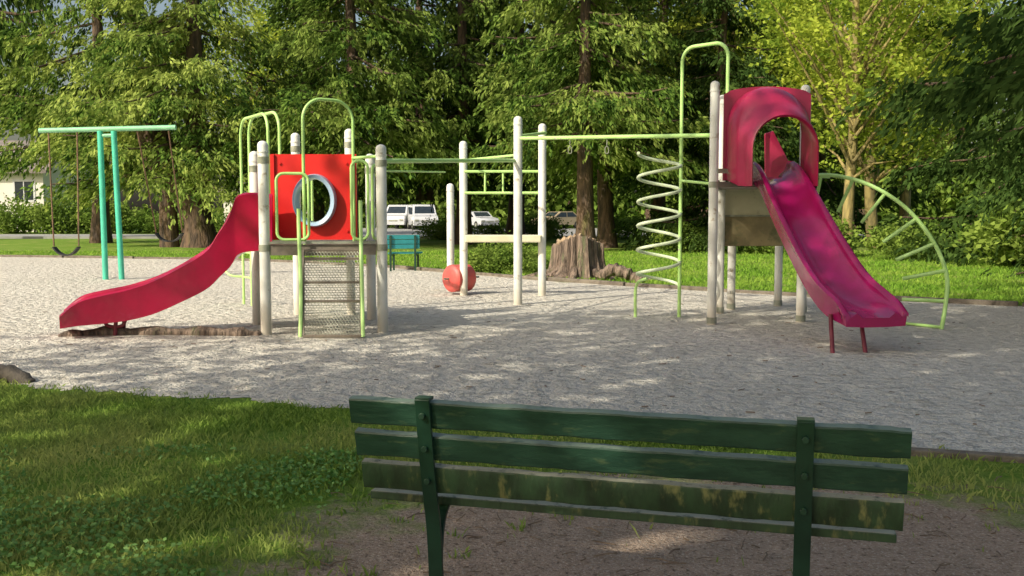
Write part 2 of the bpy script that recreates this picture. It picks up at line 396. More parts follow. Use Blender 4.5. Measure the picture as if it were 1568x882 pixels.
G=group('plastic_slide',(3.7,12,0))
b=MB();b.loft(slide_sections(interp(rs,5),.3));b.build('chute','magplastic',G,auto=60)
b=MB()
b.tube([(3.44,10.58,-.05),(3.46,10.76,.40)],.024);b.tube([(3.81,10.62,-.05),(3.80,10.8,.37)],.024);b.build('leg','maroon',G)
def arch(cx,hw,top,base,y,n=16):
    o=[];zc=top-hw
    o.append(Vector((cx-hw,y,base)));o.append(Vector((cx-hw,y,(base+zc)/2)))
    for i in range(n+1):
        a=math.pi-math.pi*i/n;o.append(Vector((cx+hw*math.cos(a),y,zc+hw*math.sin(a))))
    o.append(Vector((cx+hw,y,(base+zc)/2)));o.append(Vector((cx+hw,y,base)));return o
b=MB()
S_=[arch(3.40,.53,3.17,1.95,13.50),arch(3.41,.53,3.17,1.93,13.42),arch(3.42,.51,3.13,1.90,13.28),arch(3.43,.485,3.04,1.87,13.16),arch(3.44,.475,2.97,1.85,13.10),
    arch(3.45,.455,2.93,1.85,13.06),arch(3.47,.45,2.85,1.84,12.93),arch(3.485,.44,2.77,1.84,12.82),arch(3.49,.42,2.745,1.84,12.80),arch(3.49,.405,2.72,1.84,12.83),arch(3.46,.42,2.80,1.86,13.1),arch(3.42,.47,3.05,1.9,13.46)]
b.loft(S_,closed=False);b.build('hood','hood',G,auto=50)
b=MB();ring=arch(3.42,.47,3.05,1.93,13.47,14);outer=[Vector((2.84,13.47,1.93)),Vector((2.84,13.47,2.5))]
for i in range(15):
    t=i/14;x=2.84+(4.0-2.84)*t;z=3.08+.10*math.sin(math.pi*t)**.5
    outer.append(Vector((x,13.47,z)))
outer+= [Vector((4.0,13.47,2.5)),Vector((4.0,13.47,1.93))]
off=Vector((0,.04,0))
b.loft([ring,outer,[p+off for p in outer],[p+off for p in ring],ring],closed=False);b.build('hood_panel','hood',G,smooth=False)
b=MB();b.loft([[Vector((3.62,14.3,1.95)),Vector((3.60,14.3,2.62)),Vector((3.72,14.3,2.66)),Vector((3.95,14.25,2.2)),Vector((4.0,14.2,1.95))],
               [Vector((3.62,14.35,1.95)),Vector((3.60,14.35,2.62)),Vector((3.72,14.35,2.66)),Vector((3.95,14.3,2.2)),Vector((4.0,14.25,1.95))]])
b.build('side_fin','hood',G,smooth=False,bevel=.01)

# ---------------------------------------------------------------- right tower
G=group('slide_tower',(3.5,14.3,0))
def post(b,x,y,h,r=.062):
    b.tube([(x,y,-.1),(x,y,h*.5),(x,y,h)],r,16,dome=True)
    b.tube([(x,y,h-.13),(x,y,h-.11)],r+.006,16)
b=MB();tp=[(2.68,13.3,3.22),(3.95,13.56,3.20),(4.32,14.75,3.2),(4.25,15.85,2.0),(3.38,15.3,2.0),(3.08,14.72,3.2)]
for x,y,h in tp:post(b,x,y,h)
b.build('posts','post',G)
b=MB();b.prism([(x,y) for x,y,h in tp],1.84,1.91);b.build('platform','deck',G,smooth=False)
b=MB();b.beam((3.14,14.82,1.68),(4.24,14.9,1.68),.03,.46);b.build('upper_panel','cream',G,smooth=False,bevel=.01)
b=MB();b.beam((3.14,14.81,1.22),(4.24,14.89,1.22),.03,.44);b.build('lower_panel','ply',G,smooth=False,bevel=.01)
b=MB();b.beam((3.12,14.79,1.45),(4.24,14.87,1.45),.05,.025);b.beam((2.74,13.3,1.87),(3.05,14.7,1.87),.03,.12)
b.beam((2.72,13.25,2.05),(2.86,13.3,2.05),.03,.06);b.build('brackets','mesh',G,smooth=False)
b=MB()
for x,y,h in tp:
    for z in(1.87,.06):b.tube([(x,y,z-.04),(x,y,z+.04)],.068,16)
b.build('post_clamps','mesh',G)
b=MB();b.tube([(3.12,14.8,2.05),(4.28,14.8,2.05)],.02)
b.build('guard_rail','lime',G)
G=group('spiral_climber',(2.1,14.2,0))
b=MB();cx,cy,r=2.09,14.2,.30
H=[(cx+r*math.cos(a)*1.0,cy+r*math.sin(a),.46+1.88*(a/(2*math.pi*5.5))) for a in np.linspace(0,2*math.pi*5.5,200)]
b.tube(H,.023,8);b.build('helix','limepale',G)
b=MB()
b.tube(arcpts((2.395,14.2,-.1),(2.92,13.65,2.0),3.80,r=.2),.026,10)
b.tube(sm([(1.77,14.2,-.1),(1.765,14.2,.3),(1.77,14.19,.42),(1.80,14.1,.52),(1.9,14.0,.57)]),.022,8)
for z in(.8,1.5,2.2):b.tube([(2.395,14.2,z),(2.40,14.2,z+.02)],.034)
b.tube([(2.395,14.2,1.95),(2.75,13.9,1.9)],.02)
b.build('pole','lime',G)
G=group('arch_ladder',(5,13.2,0))
ap=[(4.0,13.75,2.0),(4.4,13.6,2.0),(4.83,13.4,1.85),(5.22,13.2,1.55),(5.50,13.0,1.12),(5.64,12.9,.70),(5.60,12.8,.33),(5.52,12.74,-.05)]
b=MB();b.tube(sm(ap,6),.027,10)
b.tube([(4.0,13.95,2.01),(4.4,13.85,1.99)],.02,8)
for (x,y,z) in [(4.22,13.67,2.0),(4.60,13.5,1.95),(4.98,13.33,1.76),(5.32,13.13,1.42),(5.51,12.98,1.1),(5.62,12.9,.75),(5.61,12.82,.36)]:
    dx=x-4.2;dz=z-.3;L=math.hypot(dx,dz);k=.47
    b.tube([(x,y,z),(x-dx/L*k,y+.25,z-dz/L*k+.02)],.024,8)
b.tube([(5.53,12.74,.03),(5.22,13.2,.03),(5.0,13.5,.03)],.02,8)
b.build('rails_and_rungs','lime',G)

# ---------------------------------------------------------------- middle frame
G=group('climbing_frame',(0,16.5,0))
b=MB()
for x,y,h in[(.095,16.1,3.02),(.537,17.8,3.05),(-.87,17.9,2.75),(-1.16,18.8,2.02)]:post(b,x,y,h,.07)
b.build('posts','post',G)
b=MB()
b.tube([(.12,16.1,2.68),(2.66,13.3,2.52)],.03,10)
b.tube([(.6,17.8,2.90),(.12,16.15,2.72)],.026,8)
b.tube([(-1.58,12.45,2.14),(.05,16.1,2.33)],.03,10)
b.tube([(-1.62,12.5,2.02),(-1.0,15,2.1)],.012,8)
for z in(2.22,1.84):b.tube([(-.85,17.85,z),(.52,17.8,z)],.024,8)
b.tube([(-.85,17.85,2.42),(.08,16.2,2.42)],.022,8)
b.tube([(-.48,17.84,1.84),(-.48,17.84,2.22)],.018,8);b.tube([(-.16,17.84,1.84),(-.16,17.84,2.22)],.018,8)
b.build('bars','lime',G)
b=MB()
for t in(.30,.50):
    x=.12+2.54*t;y=16.1-2.8*t;z=2.66-.16*t
    b.tube([(x,y,z-.02),(x,y,z-.12)],.006,6)
    b.tube(rrect((x-.025,y),(x+.025,y),z-.22,z-.12,.022,3),.007,6)
b.build('hanging_grips','mesh',G)
b=MB();b.beam((-.82,17.75,1.03),(.52,17.7,1.03),.35,.13);b.build('bench_beam','cream',G,smooth=False,bevel=.02)
G=group('barrel_roller',(-1.0,18.3,.3))
b=MB();a=Vector((-1.12,17.95,.30));c=Vector((-.80,18.25,.30));d=c-a
b.tube([a-d*.06,a-d*.03,a,a+d*.08,c-d*.08,c,c+d*.03,c+d*.06],[.08,.17,.22,.25,.25,.22,.17,.08],20);b.build('drum','ball',G)
b=MB();b.tube([(-1.22,17.86,.30),(-.62,18.42,.30)],.02);b.build('axle','mesh',G)

# ---------------------------------------------------------------- left tower
G=group('play_tower',(-2.5,13.2,0))
lp=[(-3.03,12.2,2.36),(-1.62,12.4,2.33),(-1.97,13.9,2.3),(-2.37,14.6,2.70),(-3.15,14.6,2.64),(-3.42,13.3,2.30)]
b=MB()
for x,y,h in lp:post(b,x,y,h,.066)
post(b,-3.5,13.75,2.28,.05)
b.build('posts','post',G)
b=MB()
for x,y,h in lp:
    for z in(1.07,h-.22):b.tube([(x,y,z-.04),(x,y,z+.04)],.073,16)
b.build('post_clamps','mesh',G)
b=MB();b.prism([(x,y) for x,y,h in lp],1.03,1.11);b.beam((-2.96,12.2,1.04),(-1.69,12.39,1.04),.05,.12)
b.build('deck','deck',G,smooth=False)
b=MB();b.beam((-2.96,12.16,1.135),(-1.69,12.35,1.135),.03,.03);b.build('deck_lip','mesh',G,smooth=False)
cx,cz,rx,rz,y=-2.61,1.66,.275,.335,13.25
n=40;inner=[];out=[]
x0,x1,z0,z1=-3.2,-2.06,1.14,2.27
for i in range(n):
    a=2*math.pi*i/n;ca,sa=math.cos(a),math.sin(a)
    inner.append(Vector((cx+rx*ca,y,cz+rz*sa)))
    s=min((x1-cx)/ca if ca>1e-6 else ((x0-cx)/ca if ca<-1e-6 else 9),(z1-cz)/sa if sa>1e-6 else((z0-cz)/sa if sa<-1e-6 else 9))
    out.append(Vector((cx+s*ca,y,cz+s*sa)))
for cxx,czz in((x0,z0),(x1,z0),(x1,z1),(x0,z1)):
    j=min(range(n),key=lambda k:(out[k]-Vector((cxx,y,czz))).length);out[j]=Vector((cxx,y,czz))
o=Vector((0,.035,0))
b=MB();b.loft([inner,out,[p+o for p in out],[p+o for p in inner],inner],cap=False);b.build('red_panel','redpanel',G,smooth=False)
b=MB();e=lambda k,yy,sh=0:[Vector((cx+sh+rx*k*math.cos(2*math.pi*i/n),yy,cz+rz*k*math.sin(2*math.pi*i/n))) for i in range(n)]
b.loft([e(1.05,y-.005),e(1.03,y-.10),e(1.0,y-.13),e(.88,y-.10,-.02),e(.85,y-.02,-.03),e(.85,y+.25,-.03),e(.9,y+.27,-.02),e(.99,y+.02)],cap=False);b.build('crawl_ring','bluegrey',G)
b=MB();
for xx in(x0+.05,x1-.05):b.beam((xx,y-.02,z0),(xx,y-.02,z1),.02,.03,up=(0,1,0))
for xx,zz in((x0+.13,z1-.12),(x1-.13,z1-.12),(x0+.13,z0+.12),(x1-.13,z0+.12)):b.tube([(xx,y-.02,zz),(xx,y+.0,zz)],.018)
b.build('panel_trim','redpanel',G,smooth=False)
b=MB()
b.tube(rrect((-2.88,12.22),(-2.50,12.28),1.17,1.98,.09),.018,8)
b.tube(rrect((-1.98,12.33),(-1.78,12.36),1.17,2.14,.09),.018,8)
b.tube(rrect((-1.76,12.6),(-1.70,12.95),1.17,2.10,.09),.018,8)
b.tube(arcpts((-2.56,12.3,1.1),(-2.02,12.75,1.1),2.90,r=.26),.02,10)
b.tube(sm([(-2.60,12.16,1.55),(-2.59,12.12,1.2),(-2.55,11.98,.6),(-2.53,11.82,.02)]),.024,8)
b.tube(sm([(-1.86,12.26,1.65),(-1.85,12.2,1.2),(-1.81,11.98,.6),(-1.78,11.82,.02)]),.024,8)
b.tube(rrect((-3.3,14.2),(-2.9,14.5),1.2,2.1,.09),.018,8)
b.tube([(-2.02,12.7,2.19),(-1.62,12.4,2.2)],.02,8)
b.build('handrails','lime',G)
b=MB()
for dx in(0,.22):
    b.tube(arcpts((-4.38+dx,16.2-dx*1.5,-.05),(-3.62+dx,14.9-dx,1.1),2.98,r=.3),.022,8)
for z in(.45,.85,1.25,1.65):b.tube([(-4.38,16.2,z),(-4.16,15.87,z)],.016,8)
b.tube(sm([(-4.7,16.4,.75),(-4.72,16.3,.6),(-4.6,16.2,.48),(-4.38,16.2,.45)]),.018,8)
b.build('arch_ladder_rails','lime',G)
b=MB()
TL=Vector((-2.56,12.2,1.04));TR=Vector((-1.87,12.26,1.04));BL=Vector((-2.50,11.83,.03));BR=Vector((-1.80,11.83,.03))
def rp(u,v):return TL.lerp(TR,u).lerp(BL.lerp(BR,u),v)
nr=34;nc=18
for i in range(nr+1):
    b.beam(rp(0,i/nr),rp(1,i/nr),.006,.009,up=(0,1,.3))
for i in range(nr):
    for j in range(nc+1):
        u=(j+(.5 if i%2 else 0))/nc
        if u<=1:
            u2=min(1,u+.25/nc);b.beam(rp(u,i/nr),rp(u2,(i+1)/nr),.006,.009,up=(0,1,.3))
b.build('ramp_mesh','mesh',G,smooth=False)
b=MB()
for v in(0,.1,.38,.60,1):
    b.beam(rp(0,v),rp(1,v),.03,.025 if v not in(.38,.6)else .018,up=(0,1,.3))
for v,dd in((.38,.16),(.60,.16)):
    p,q=rp(.03,v),rp(.97,v);o_=Vector((0,.10,-.01));b.beam(p+o_,q+o_,.18,.015)
b.beam(rp(0,0),rp(0,1),.03,.03,up=(0,1,0));b.beam(rp(1,0),rp(1,1),.03,.03,up=(0,1,0))
b.build('ramp_frame','deck',G,smooth=False)

# ---------------------------------------------------------------- swing
G=group('swing_set',(-8.8,22,0))
b=MB()
b.tube([(-9.0,22,-.1),(-9.02,22,3.26)],.062,12);b.tube([(-8.66,22.05,-.1),(-8.72,22,3.26)],.062,12);b.build('posts','teal',G)
b=MB();b.tube([(-10.35,22,3.27),(-7.36,22,3.34)],.055,12);b.tube([(-9.05,22,3.16),(-8.68,22,3.17)],.04,8);b.build('top_bar','swingbar',G)
b=MB()
for xa,xb,yo,zo in((-10.15,-9.52,0,.72),(-8.2,-7.52,.9,1.0)):
    b.tube([(xa,22,3.25),(xa+.03,22+yo,zo+.02)],.018,6);b.tube([(xb,22,3.27),(xb-.05,22+yo,zo+.02)],.018,6)
b.build('chains','chain',G)
b=MB()
for xa,xb,yo,z in((-10.12,-9.57,0,.72),(-8.17,-7.57,.9,1.0)):
    pts=sm([(xa,22+yo,z),(xa+.12,22+yo,z-.13),((xa+xb)/2,22+yo,z-.18),(xb-.12,22+yo,z-.13),(xb,22+yo,z)],5)
    for p,q in zip(pts[:-1],pts[1:]):b.beam(p,q,.18,.03)
b.build('belt_seats','dark',G,smooth=False)

# ---------------------------------------------------------------- foreground bench
G=group('park_bench',(.35,3.4,0))
A=Vector((-.586,3.60,0));B=Vector((1.265,3.11,-.012));d=(B-A).normalized();nn=Vector((.256,.967,0)).normalized()
Z=Vector((0,0,1));upv=(Z-nn*.22)
def bp(t,n_,z):return A.lerp(B,t)+nn*n_+Z*z
for i,(z,h,n_,m_,e0,e1) in enumerate([(.805,.096,0,'slat',0,1),(.680,.092,.028,'slat',.005,.998),(.556,.102,.056,'slatworn',.012,.995)]):
    b=MB()
    p,q=bp(e0,n_,z),bp(e1,n_,z)
    K=60
    secs=[]
    for j in range(K+1):
        c=p.lerp(q,j/K);w=.0012*math.sin(j*.7+i)+rn.gauss(0,.0006)
        u=upv.normalized();s=d.cross(u).normalized()
        secs.append([c+s*(a*(.019+w*.4))+u*(bb*(h/2+w)) for a,bb in((-1,-.88),(-.85,-1),(.85,-1),(1,-.88),(1,.88),(.85,1),(-.85,1),(-1,.88))])
    b.loft(secs);b.build('back_slat_%d'%(i+1),m_,G,auto=25)
for i in range(4):
    b=MB();b.beam(bp(.01,.16+.105*i,.455-.006*i),bp(.99,.16+.105*i,.455-.006*i),.09,.032)
    b.build('seat_slat_%d'%(i+1),'slatworn',G,smooth=False,bevel=.005)
def strip(pts,w,th):
    secs=[]
    for k,p in enumerate(pts):
        T=(pts[min(k+1,len(pts)-1)]-pts[max(k-1,0)]).normalized();s=T.cross(d).normalized()
        secs.append([p+d*a*w/2+s*c*th/2 for a,c in((-1,-1),(1,-1),(1,1),(-1,1))])
    return secs
for i,t in enumerate((.151,.832)):
    b=MB()
    path=[(-.045,.865),(-.04,.84),(-.012,.70),(.015,.57),(.045,.46),(.075,.34),(.095,.15),(.10,.0)]
    pts=sm([bp(t,n_,z) for n_,z in path],4)
    b.loft(strip(pts,.055,.014))
    b.loft(strip([p+nn*.02 for p in pts[14:]],.014,.05))
    top=pts[0];b.beam(top-d*.0275+nn*.02,top+d*.0275+nn*.02,.05,.012)
    arm=sm([bp(t,n_,z) for n_,z in[(.10,.22),(.115,.32),(.15,.39),(.22,.425),(.35,.43),(.50,.425)]],4)
    b.loft(strip(arm,.045,.016))
    b.box(bp(t,.10,.006),(.12,.3,.012),math.atan2(d.y,d.x))
    for z,n_ in((.805,-.045),(.68,-.02),(.556,.008)):
        c=bp(t,n_-.0,z);b.tube([c,c-nn*.012],.012,8)
    b.build('iron_support_%d'%(i+1),'iron',G,bevel=.003,smooth=True,auto=30)
G=group('park_bench',(-2.9,25.2,0))
b=MB()
for z in(.62,.74,.86):b.beam((-3.15,25.0,z),(-2.35,25.25,z),.03,.105)
for k in range(4):b.beam((-3.12,25.1+.12*k,.45),(-2.32,25.35+.12*k,.45),.1,.03)
b.build('slats','bteal',G,smooth=False)
b=MB()
for x,y in((-3.05,25.0),(-2.45,25.2)):
    b.beam((x,y,0),(x,y,.9),.05,.05,up=(0,1,0));b.beam((x+.03,y+.42,0),(x+.03,y+.42,.45),.05,.05,up=(0,1,0));b.beam((x,y,.41),(x+.03,y+.45,.41),.05,.05)
b.build('legs','iron',G,smooth=False)

# ---------------------------------------------------------------- stump
def stump(name,cx,cy,rad,h,seed):
    g_=random.Random(seed);n=64;b=MB();secs=[]
    ph=[g_.random()*6.28 for _ in range(5)]
    def rf(a,z):
        fl=1+.75*math.exp(-z/.16)*(.5+.5*math.sin(4*a+ph[0]))+.25*math.exp(-z/.3)
        return rad*fl*(1+.07*math.sin(7*a+ph[1])+.06*math.sin(13*a+ph[2]+z*2)+.05*math.sin(23*a+ph[3]))
    tops=[h*(.84+.12*math.sin(2*2*math.pi*i/n+ph[4])+.09*g_.random()) for i in range(n)]
    for k in range(9):
        t=k/8
        secs.append([Vector((cx+rf(2*math.pi*i/n,t*h)*math.cos(2*math.pi*i/n),cy+rf(2*math.pi*i/n,t*h)*math.sin(2*math.pi*i/n),-.05+t*tops[i])) for i in range(n)])
    b.loft(secs,cap=False)
    G=group(name,(cx,cy,0));b.build('bark','stump',G,auto=50)
    b=MB();last=secs[-1];c=Vector((cx,cy,h*.78));m1=[p.lerp(c,.25)+Vector((0,0,g_.uniform(-.06,.04))) for p in last];m2=[p.lerp(c,.7)+Vector((0,0,g_.uniform(-.06,.03))) for p in last]
    b.loft([last,m1,m2,[c]*n],cap=False);b.build('cut_top','stumptop',G,auto=30)
    b=MB()
    for a,L in((3.3,1.0),(3.8,.8),(5.3,.9),(5.9,1.3),(.3,.9),(4.5,.6)):
        dd=Vector((math.cos(a),math.sin(a),0));q=Vector((cx,cy,0))
        b.tube(sm([q+dd*rad*.8+Vector((0,0,.25)),q+dd*(rad*1.2)+Vector((0,0,.12)),q+dd*(rad+L*.6)+Vector((.05,.05,.04)),q+dd*(rad+L)+Vector((0,0,-.05))],4),[.14-.01*k for k in range(13)],8)
    b.build('roots','stump',G)
stump('tree_stump',1.50,22.6,.54,1.02,5)
b=MB();b.tube(sm([(1.95,21.5,.1),(2.15,21.4,.26),(2.3,21.3,.24),(2.55,21.2,.14),(2.72,21.15,.03)],4),[.08+.07*abs(math.sin(i*1.3)) for i in range(17)],10);b.build('root_log','stump')
b=MB();b.tube(sm([(-4.75,8.9,-.03),(-4.62,8.85,.07),(-4.45,8.8,.06),(-4.3,8.77,-.03)],4),[.06+.03*abs(math.sin(i*1.1)) for i in range(13)],9);b.build('rock','rock')

# ---------------------------------------------------------------- vehicles, house, fence
def vehicle(name,rot,prof,glassp,width,paint,wheels,wr=.36):
    G=group(name,(0,0,0));b=MB();hw=width/2
    secs=[[Vector((x,s*hw*(1-.12*max(0,(z-.95))),z)) for x,z in prof] for s in(-1,-.97,.97,1)]
    for i in(0,3):secs[i]=[Vector((p.x*.985,p.y,.02+p.z*.985)) for p in secs[i]]
    b.loft(secs);b.build('body',paint,G,bevel=.04,auto=35)
    b=MB()
    for gp in glassp:
        for s in(-1,1):
            q=[Vector((x,s*(hw*(1-.12*max(0,z-.95))+.012),z)) for x,z in gp]
            b.add(q,[tuple(range(len(q)))])
    b.build('side_windows','glass',G,smooth=False)
    b=MB()
    for x in wheels:
        for s in(-1,1):b.tube([(x,s*(hw-.2),wr),(x,s*(hw+.01),wr)],wr,18)
    b.build('wheels','dark',G)
    b=MB()
    for x in wheels:
        for s in(-1,1):b.tube([(x,s*(hw-.1),wr),(x,s*(hw+.02),wr)],wr*.55,14)
    b.build('hubcaps','mesh',G)
    return G
vanp=[(-2.4,.35),(2.45,.35),(2.5,.8),(2.35,1.05),(1.7,1.2),(1.05,1.92),(.8,2.0),(-2.3,2.0),(-2.45,1.8),(-2.48,.6)]
carp=[(-2.1,.3),(2.15,.3),(2.2,.7),(2.0,.88),(1.1,.98),(.4,1.42),(-.9,1.45),(-1.6,1.0),(-2.15,.92),(-2.2,.5)]
def windscreen(G,p0,p1,hw):
    b=MB();a=Vector((p0[0],0,p0[1]));c=Vector((p1[0],0,p1[1]));nrm=Vector((c.z-a.z,0,a.x-c.x)).normalized()*.02
    if nrm.x<0:nrm=-nrm
    a2=a.lerp(c,.12)+nrm;c2=a.lerp(c,.88)+nrm
    b.add([a2+Vector((0,-hw*.88,0)),a2+Vector((0,hw*.88,0)),c2+Vector((0,hw*.8,0)),c2+Vector((0,-hw*.8,0))],[(0,1,2,3)])
    b.build('windscreen','glass',G,smooth=False)
def lamps(G,x,z,hw):
    b=MB()
    for s in(-1,1):b.box((x,s*hw*.75,z),(.04,.3,.14))
    b.box((x,0,z-.05),(.03,hw*.8,.1));b.build('lamps_and_grille','mesh',G,smooth=False,bevel=.01)
for loc,rot in(((-7.2,80,0),-78),((-9.3,84,0),-100)):
    V=vehicle('parked_van',0,vanp,[[(1.45,1.2),(.95,1.8),(.2,1.8),(.2,1.2)],[(.05,1.2),(.05,1.8),(-1.0,1.8),(-1.0,1.2)],[(-1.15,1.2),(-1.15,1.8),(-2.2,1.8),(-2.25,1.2)]],1.95,'vanwhite',(-1.55,1.6))
    windscreen(V,(1.7,1.2),(1.05,1.92),.9);lamps(V,2.5,.75,.95);V.location=loc;V.rotation_euler=(0,0,math.radians(rot))
for loc,rot,p in(((3.9,84,0),215,'cartan'),((-2.9,84,0),-60,'vanwhite')):
    V=vehicle('parked_car',0,carp,[[(.95,.98),(.35,1.36),(-.2,1.37),(-.2,.98)],[(-.28,.98),(-.28,1.37),(-.85,1.38),(-1.35,1.0)]],1.75,p,(-1.35,1.35),.32)
    windscreen(V,(1.1,.98),(.4,1.42),.82);lamps(V,2.2,.65,.85);V.location=loc;V.rotation_euler=(0,0,math.radians(rot))
def house(loc,w,dp,h,rh):
    G=group('house',loc);x,y,_=loc
    b=MB();b.box((x,y,h/2),(w,dp,h));b.add([(x-w/2+.01,y-dp/2+.01,h),(x-w/2+.01,y+dp/2-.01,h),(x-w/2+.01,y,h+rh-.1),(x+w/2-.01,y-dp/2+.01,h),(x+w/2-.01,y+dp/2-.01,h),(x+w/2-.01,y,h+rh-.1)],[(0,1,2),(3,5,4),(0,2,5,3),(1,4,5,2)])
    b.build('walls','wall',G,smooth=False)
    b=MB()
    for s in(-1,1):
        b.add([(x-w/2-.5,y+s*(dp/2+.6),h-.35),(x+w/2+.5,y+s*(dp/2+.6),h-.35),(x+w/2+.5,y,h+rh),(x-w/2-.5,y,h+rh),
               (x-w/2-.5,y+s*(dp/2+.6),h-.15),(x+w/2+.5,y+s*(dp/2+.6),h-.15),(x+w/2+.5,y,h+rh+.2),(x-w/2-.5,y,h+rh+.2)],
              [(0,1,2,3),(4,5,6,7),(0,1,5,4),(1,2,6,5),(3,0,4,7)])
    b.build('roof','roof',G,smooth=False)
    b=MB();f=MB()
    for k in range(4):
        xx=x-w/2+w*(k+.5)/4
        b.box((xx,y-dp/2-.03,h*.65),(1.3,.04,1.3));f.box((xx,y-dp/2-.02,h*.65),(1.6,.03,1.6));f.box((xx,y-dp/2-.06,h*.65),(.06,.03,1.3))
    b.box((x+w/2+.03,y,h*.65),(.04,1.4,1.3));f.box((x+w/2+.015,y,h*.65),(.03,1.7,1.6))
    b.build('windows','glass',G,smooth=False);f.build('window_frames','vanwhite',G,smooth=False)
    b=MB();b.box((x+.1,y-dp/2-.04,1.05),(.95,.06,2.1));b.build('door','ply',G,smooth=False)
house((-39.0,76,0),11,9,4.5,2.1)
house((-20,98,0),14,9,3.2,2.4)
b=MB()
for k in range(52):
    x=9.5+k*.3
    b.box((x,70,.8+.02*rn.random()),(.27,.03,1.6))
b.beam((9.3,70.08,.5),(25,70.08,.5),.06,.1);b.beam((9.3,70.08,1.3),(25,70.08,1.3),.06,.1)
b.build('wooden_fence','fence',smooth=False)

# ---------------------------------------------------------------- trees
cA=cedar('cedar_mesh_a',1,15,6.2,3.5,145,.62,hang=1.25)
cB=cedar('cedar_mesh_b',2,17,4.6,3.7,135,.40)
cC=cedar('cedar_mesh_c',3,16,4.0,3.4,120,.34)
cD=cedar('cedar_mesh_dark',5,15,4.6,1.0,120,.36,leaf='darkleaf')
dA=broadleaf('maple_mesh_a',11,13,3.4,3.2,300,52,.20)
dB=broadleaf('maple_mesh_b',12,14,4.2,3.0,330,52,.24)
sA=broadleaf('shrub_mesh_a',21,1.5,1.2,.0,70,60,.05,leaf='shrubleaf',cr=.35,trunk=False,lsz=.8)
sB=broadleaf('shrub_mesh_b',22,1.0,1.4,.0,60,60,.05,leaf='shrubleaf',cr=.3,trunk=False,lsz=.65)
T=[(cA,-13.2,42,.3,1.0),(cB,-19.3,47,1,(1.05,1.05,1.15)),(cB,-28,52,4,(1.0,1.0,1.95)),(cC,-9.2,47,2,1.0),(cB,-6.6,41,2.2,1.0),(cC,-2.2,45,.5,1.1),(cB,2.7,37,3.3,(.9,.9,.95)),(cC,3.9,41,4.1,1.05),(cB,.3,50,1.7,1.1),(cC,6.8,46,5.1,(1.2,1.2,1.05))]
for m,x,y,r,s in T:place('cedar_tree',m,(x,y,0),r,s)
b=MB();b.tube(sm([(-13.0,41.6,-.2),(-13.1,41.5,1.2),(-13.7,41.2,2.5),(-14.6,41.0,3.6),(-15.0,41,5)],5),[.95,.85,.75,.68,.6]+[.55-.012*i for i in range(16)],12)
b.tube([(-14.3,41.6,-.2),(-14.3,41.5,2),(-14.5,41.5,5)],[.42,.35,.25],10)
b.build('cedar_trunk','bark')
for m,x,y,r,s in[(dA,11.2,33,.5,1.0),(dB,9.3,43,1.5,1.0),(dB,14.8,41,2.6,1.1),(dB,18.5,47,.4,1.1),(dA,-15.5,60,1.0,1.1)]:
    place('maple_tree',m,(x,y,0),r,s)
for m,x,y,r,s in[(cD,16.6,31,.2,1.0),(cD,14.9,24.5,3.0,.8),(cD,20.5,28,3.9,1.1),(cD,8.2,39,1.1,.85),(cD,-4.3,48,2.1,1.0),(cD,16,52,1,1.1)]:
    place('fir_tree',m,(x,y,0 if y<45 or x>0 else 2.2),r,s)
k=0
for x in range(-20,52,8):
    k+=1
    place('background_tree',[dB,cB,cC,cD,cB][k%5],(x+rn.uniform(-1.5,1.5),92+rn.uniform(0,5),0),rn.random()*6,1.6)
cE=cedar('cedar_mesh_near',9,12,4.9,3.0,100,.4,leaf='darkleaf',dens=1.8,lsz=.7)
place('fir_tree',cE,(9.7,12.9,.75),.6,1.0)
sh1=broadleaf('shade_tree_mesh_a',31,15.5,6.4,6.5,135,58,.35,lsz=2.1,cr=1.5)
sh2=broadleaf('shade_tree_mesh_b',32,21,6.8,10.5,140,58,.45,lsz=2.2,cr=1.5)
place('maple_tree',sh1,(-8.8,-1.6,0),0,1)
place('maple_tree',sh2,(-6.5,-3.2,0),1,1)
place('maple_tree',sh1,(-3.4,-6.0,0),2,1)
SH=[(-27,66,1.6),(-24.5,66.5,1.5),(-30,66,1.5),(-22,67,1.5),(-33,66,1.4),(-19,67,1.5),(-16.5,66,1.5),(-.55,24.3,.62),(-.1,24.6,.6),(.35,24.0,.5),
    (13.6,23.2,1.0),(14.6,21.5,1.1),(13.6,19.6,.8),(15.3,20,1.2),(10.2,33,.9),(8.5,36,1.0),(6.3,37,.8),(17,24,1.4),(14.2,27,1.4),(9.5,37,1.1),(7,41,1.1),(12.5,31,1.1),
    (-3.6,52,.9),(-1.2,51.5,.8),(1.6,52,.9),(6.2,52,1.1)]
for i,(x,y,s) in enumerate(SH):place('shrub',[sA,sB][i%2],(x,y,-.05),i*1.3,(s,s,s*rn.uniform(.85,1.1)))
gg=np.random.default_rng(5);N=34000
xs=gg.uniform(-22,56,N);zs=gg.random(N)**.8*(5.4+1.2*np.sin(xs*.6)+.7*np.sin(xs*1.7)+1.6*(xs>8));ys=88+gg.normal(size=N)*.8-.3*np.sin(xs)
c=np.stack([xs,ys,zs],1);hv=leafquads(c,gg.normal(size=(N,3)),.65,.42,gg)
place('hedge',make_mesh('hedge_mesh',[(np.array([[0,88,0],[.1,88,0],[.1,88.1,0],[0,88.1,0.]]),np.array([[0,1,2,3]]))],hv,['bark','shrubleaf']),(0,0,0))

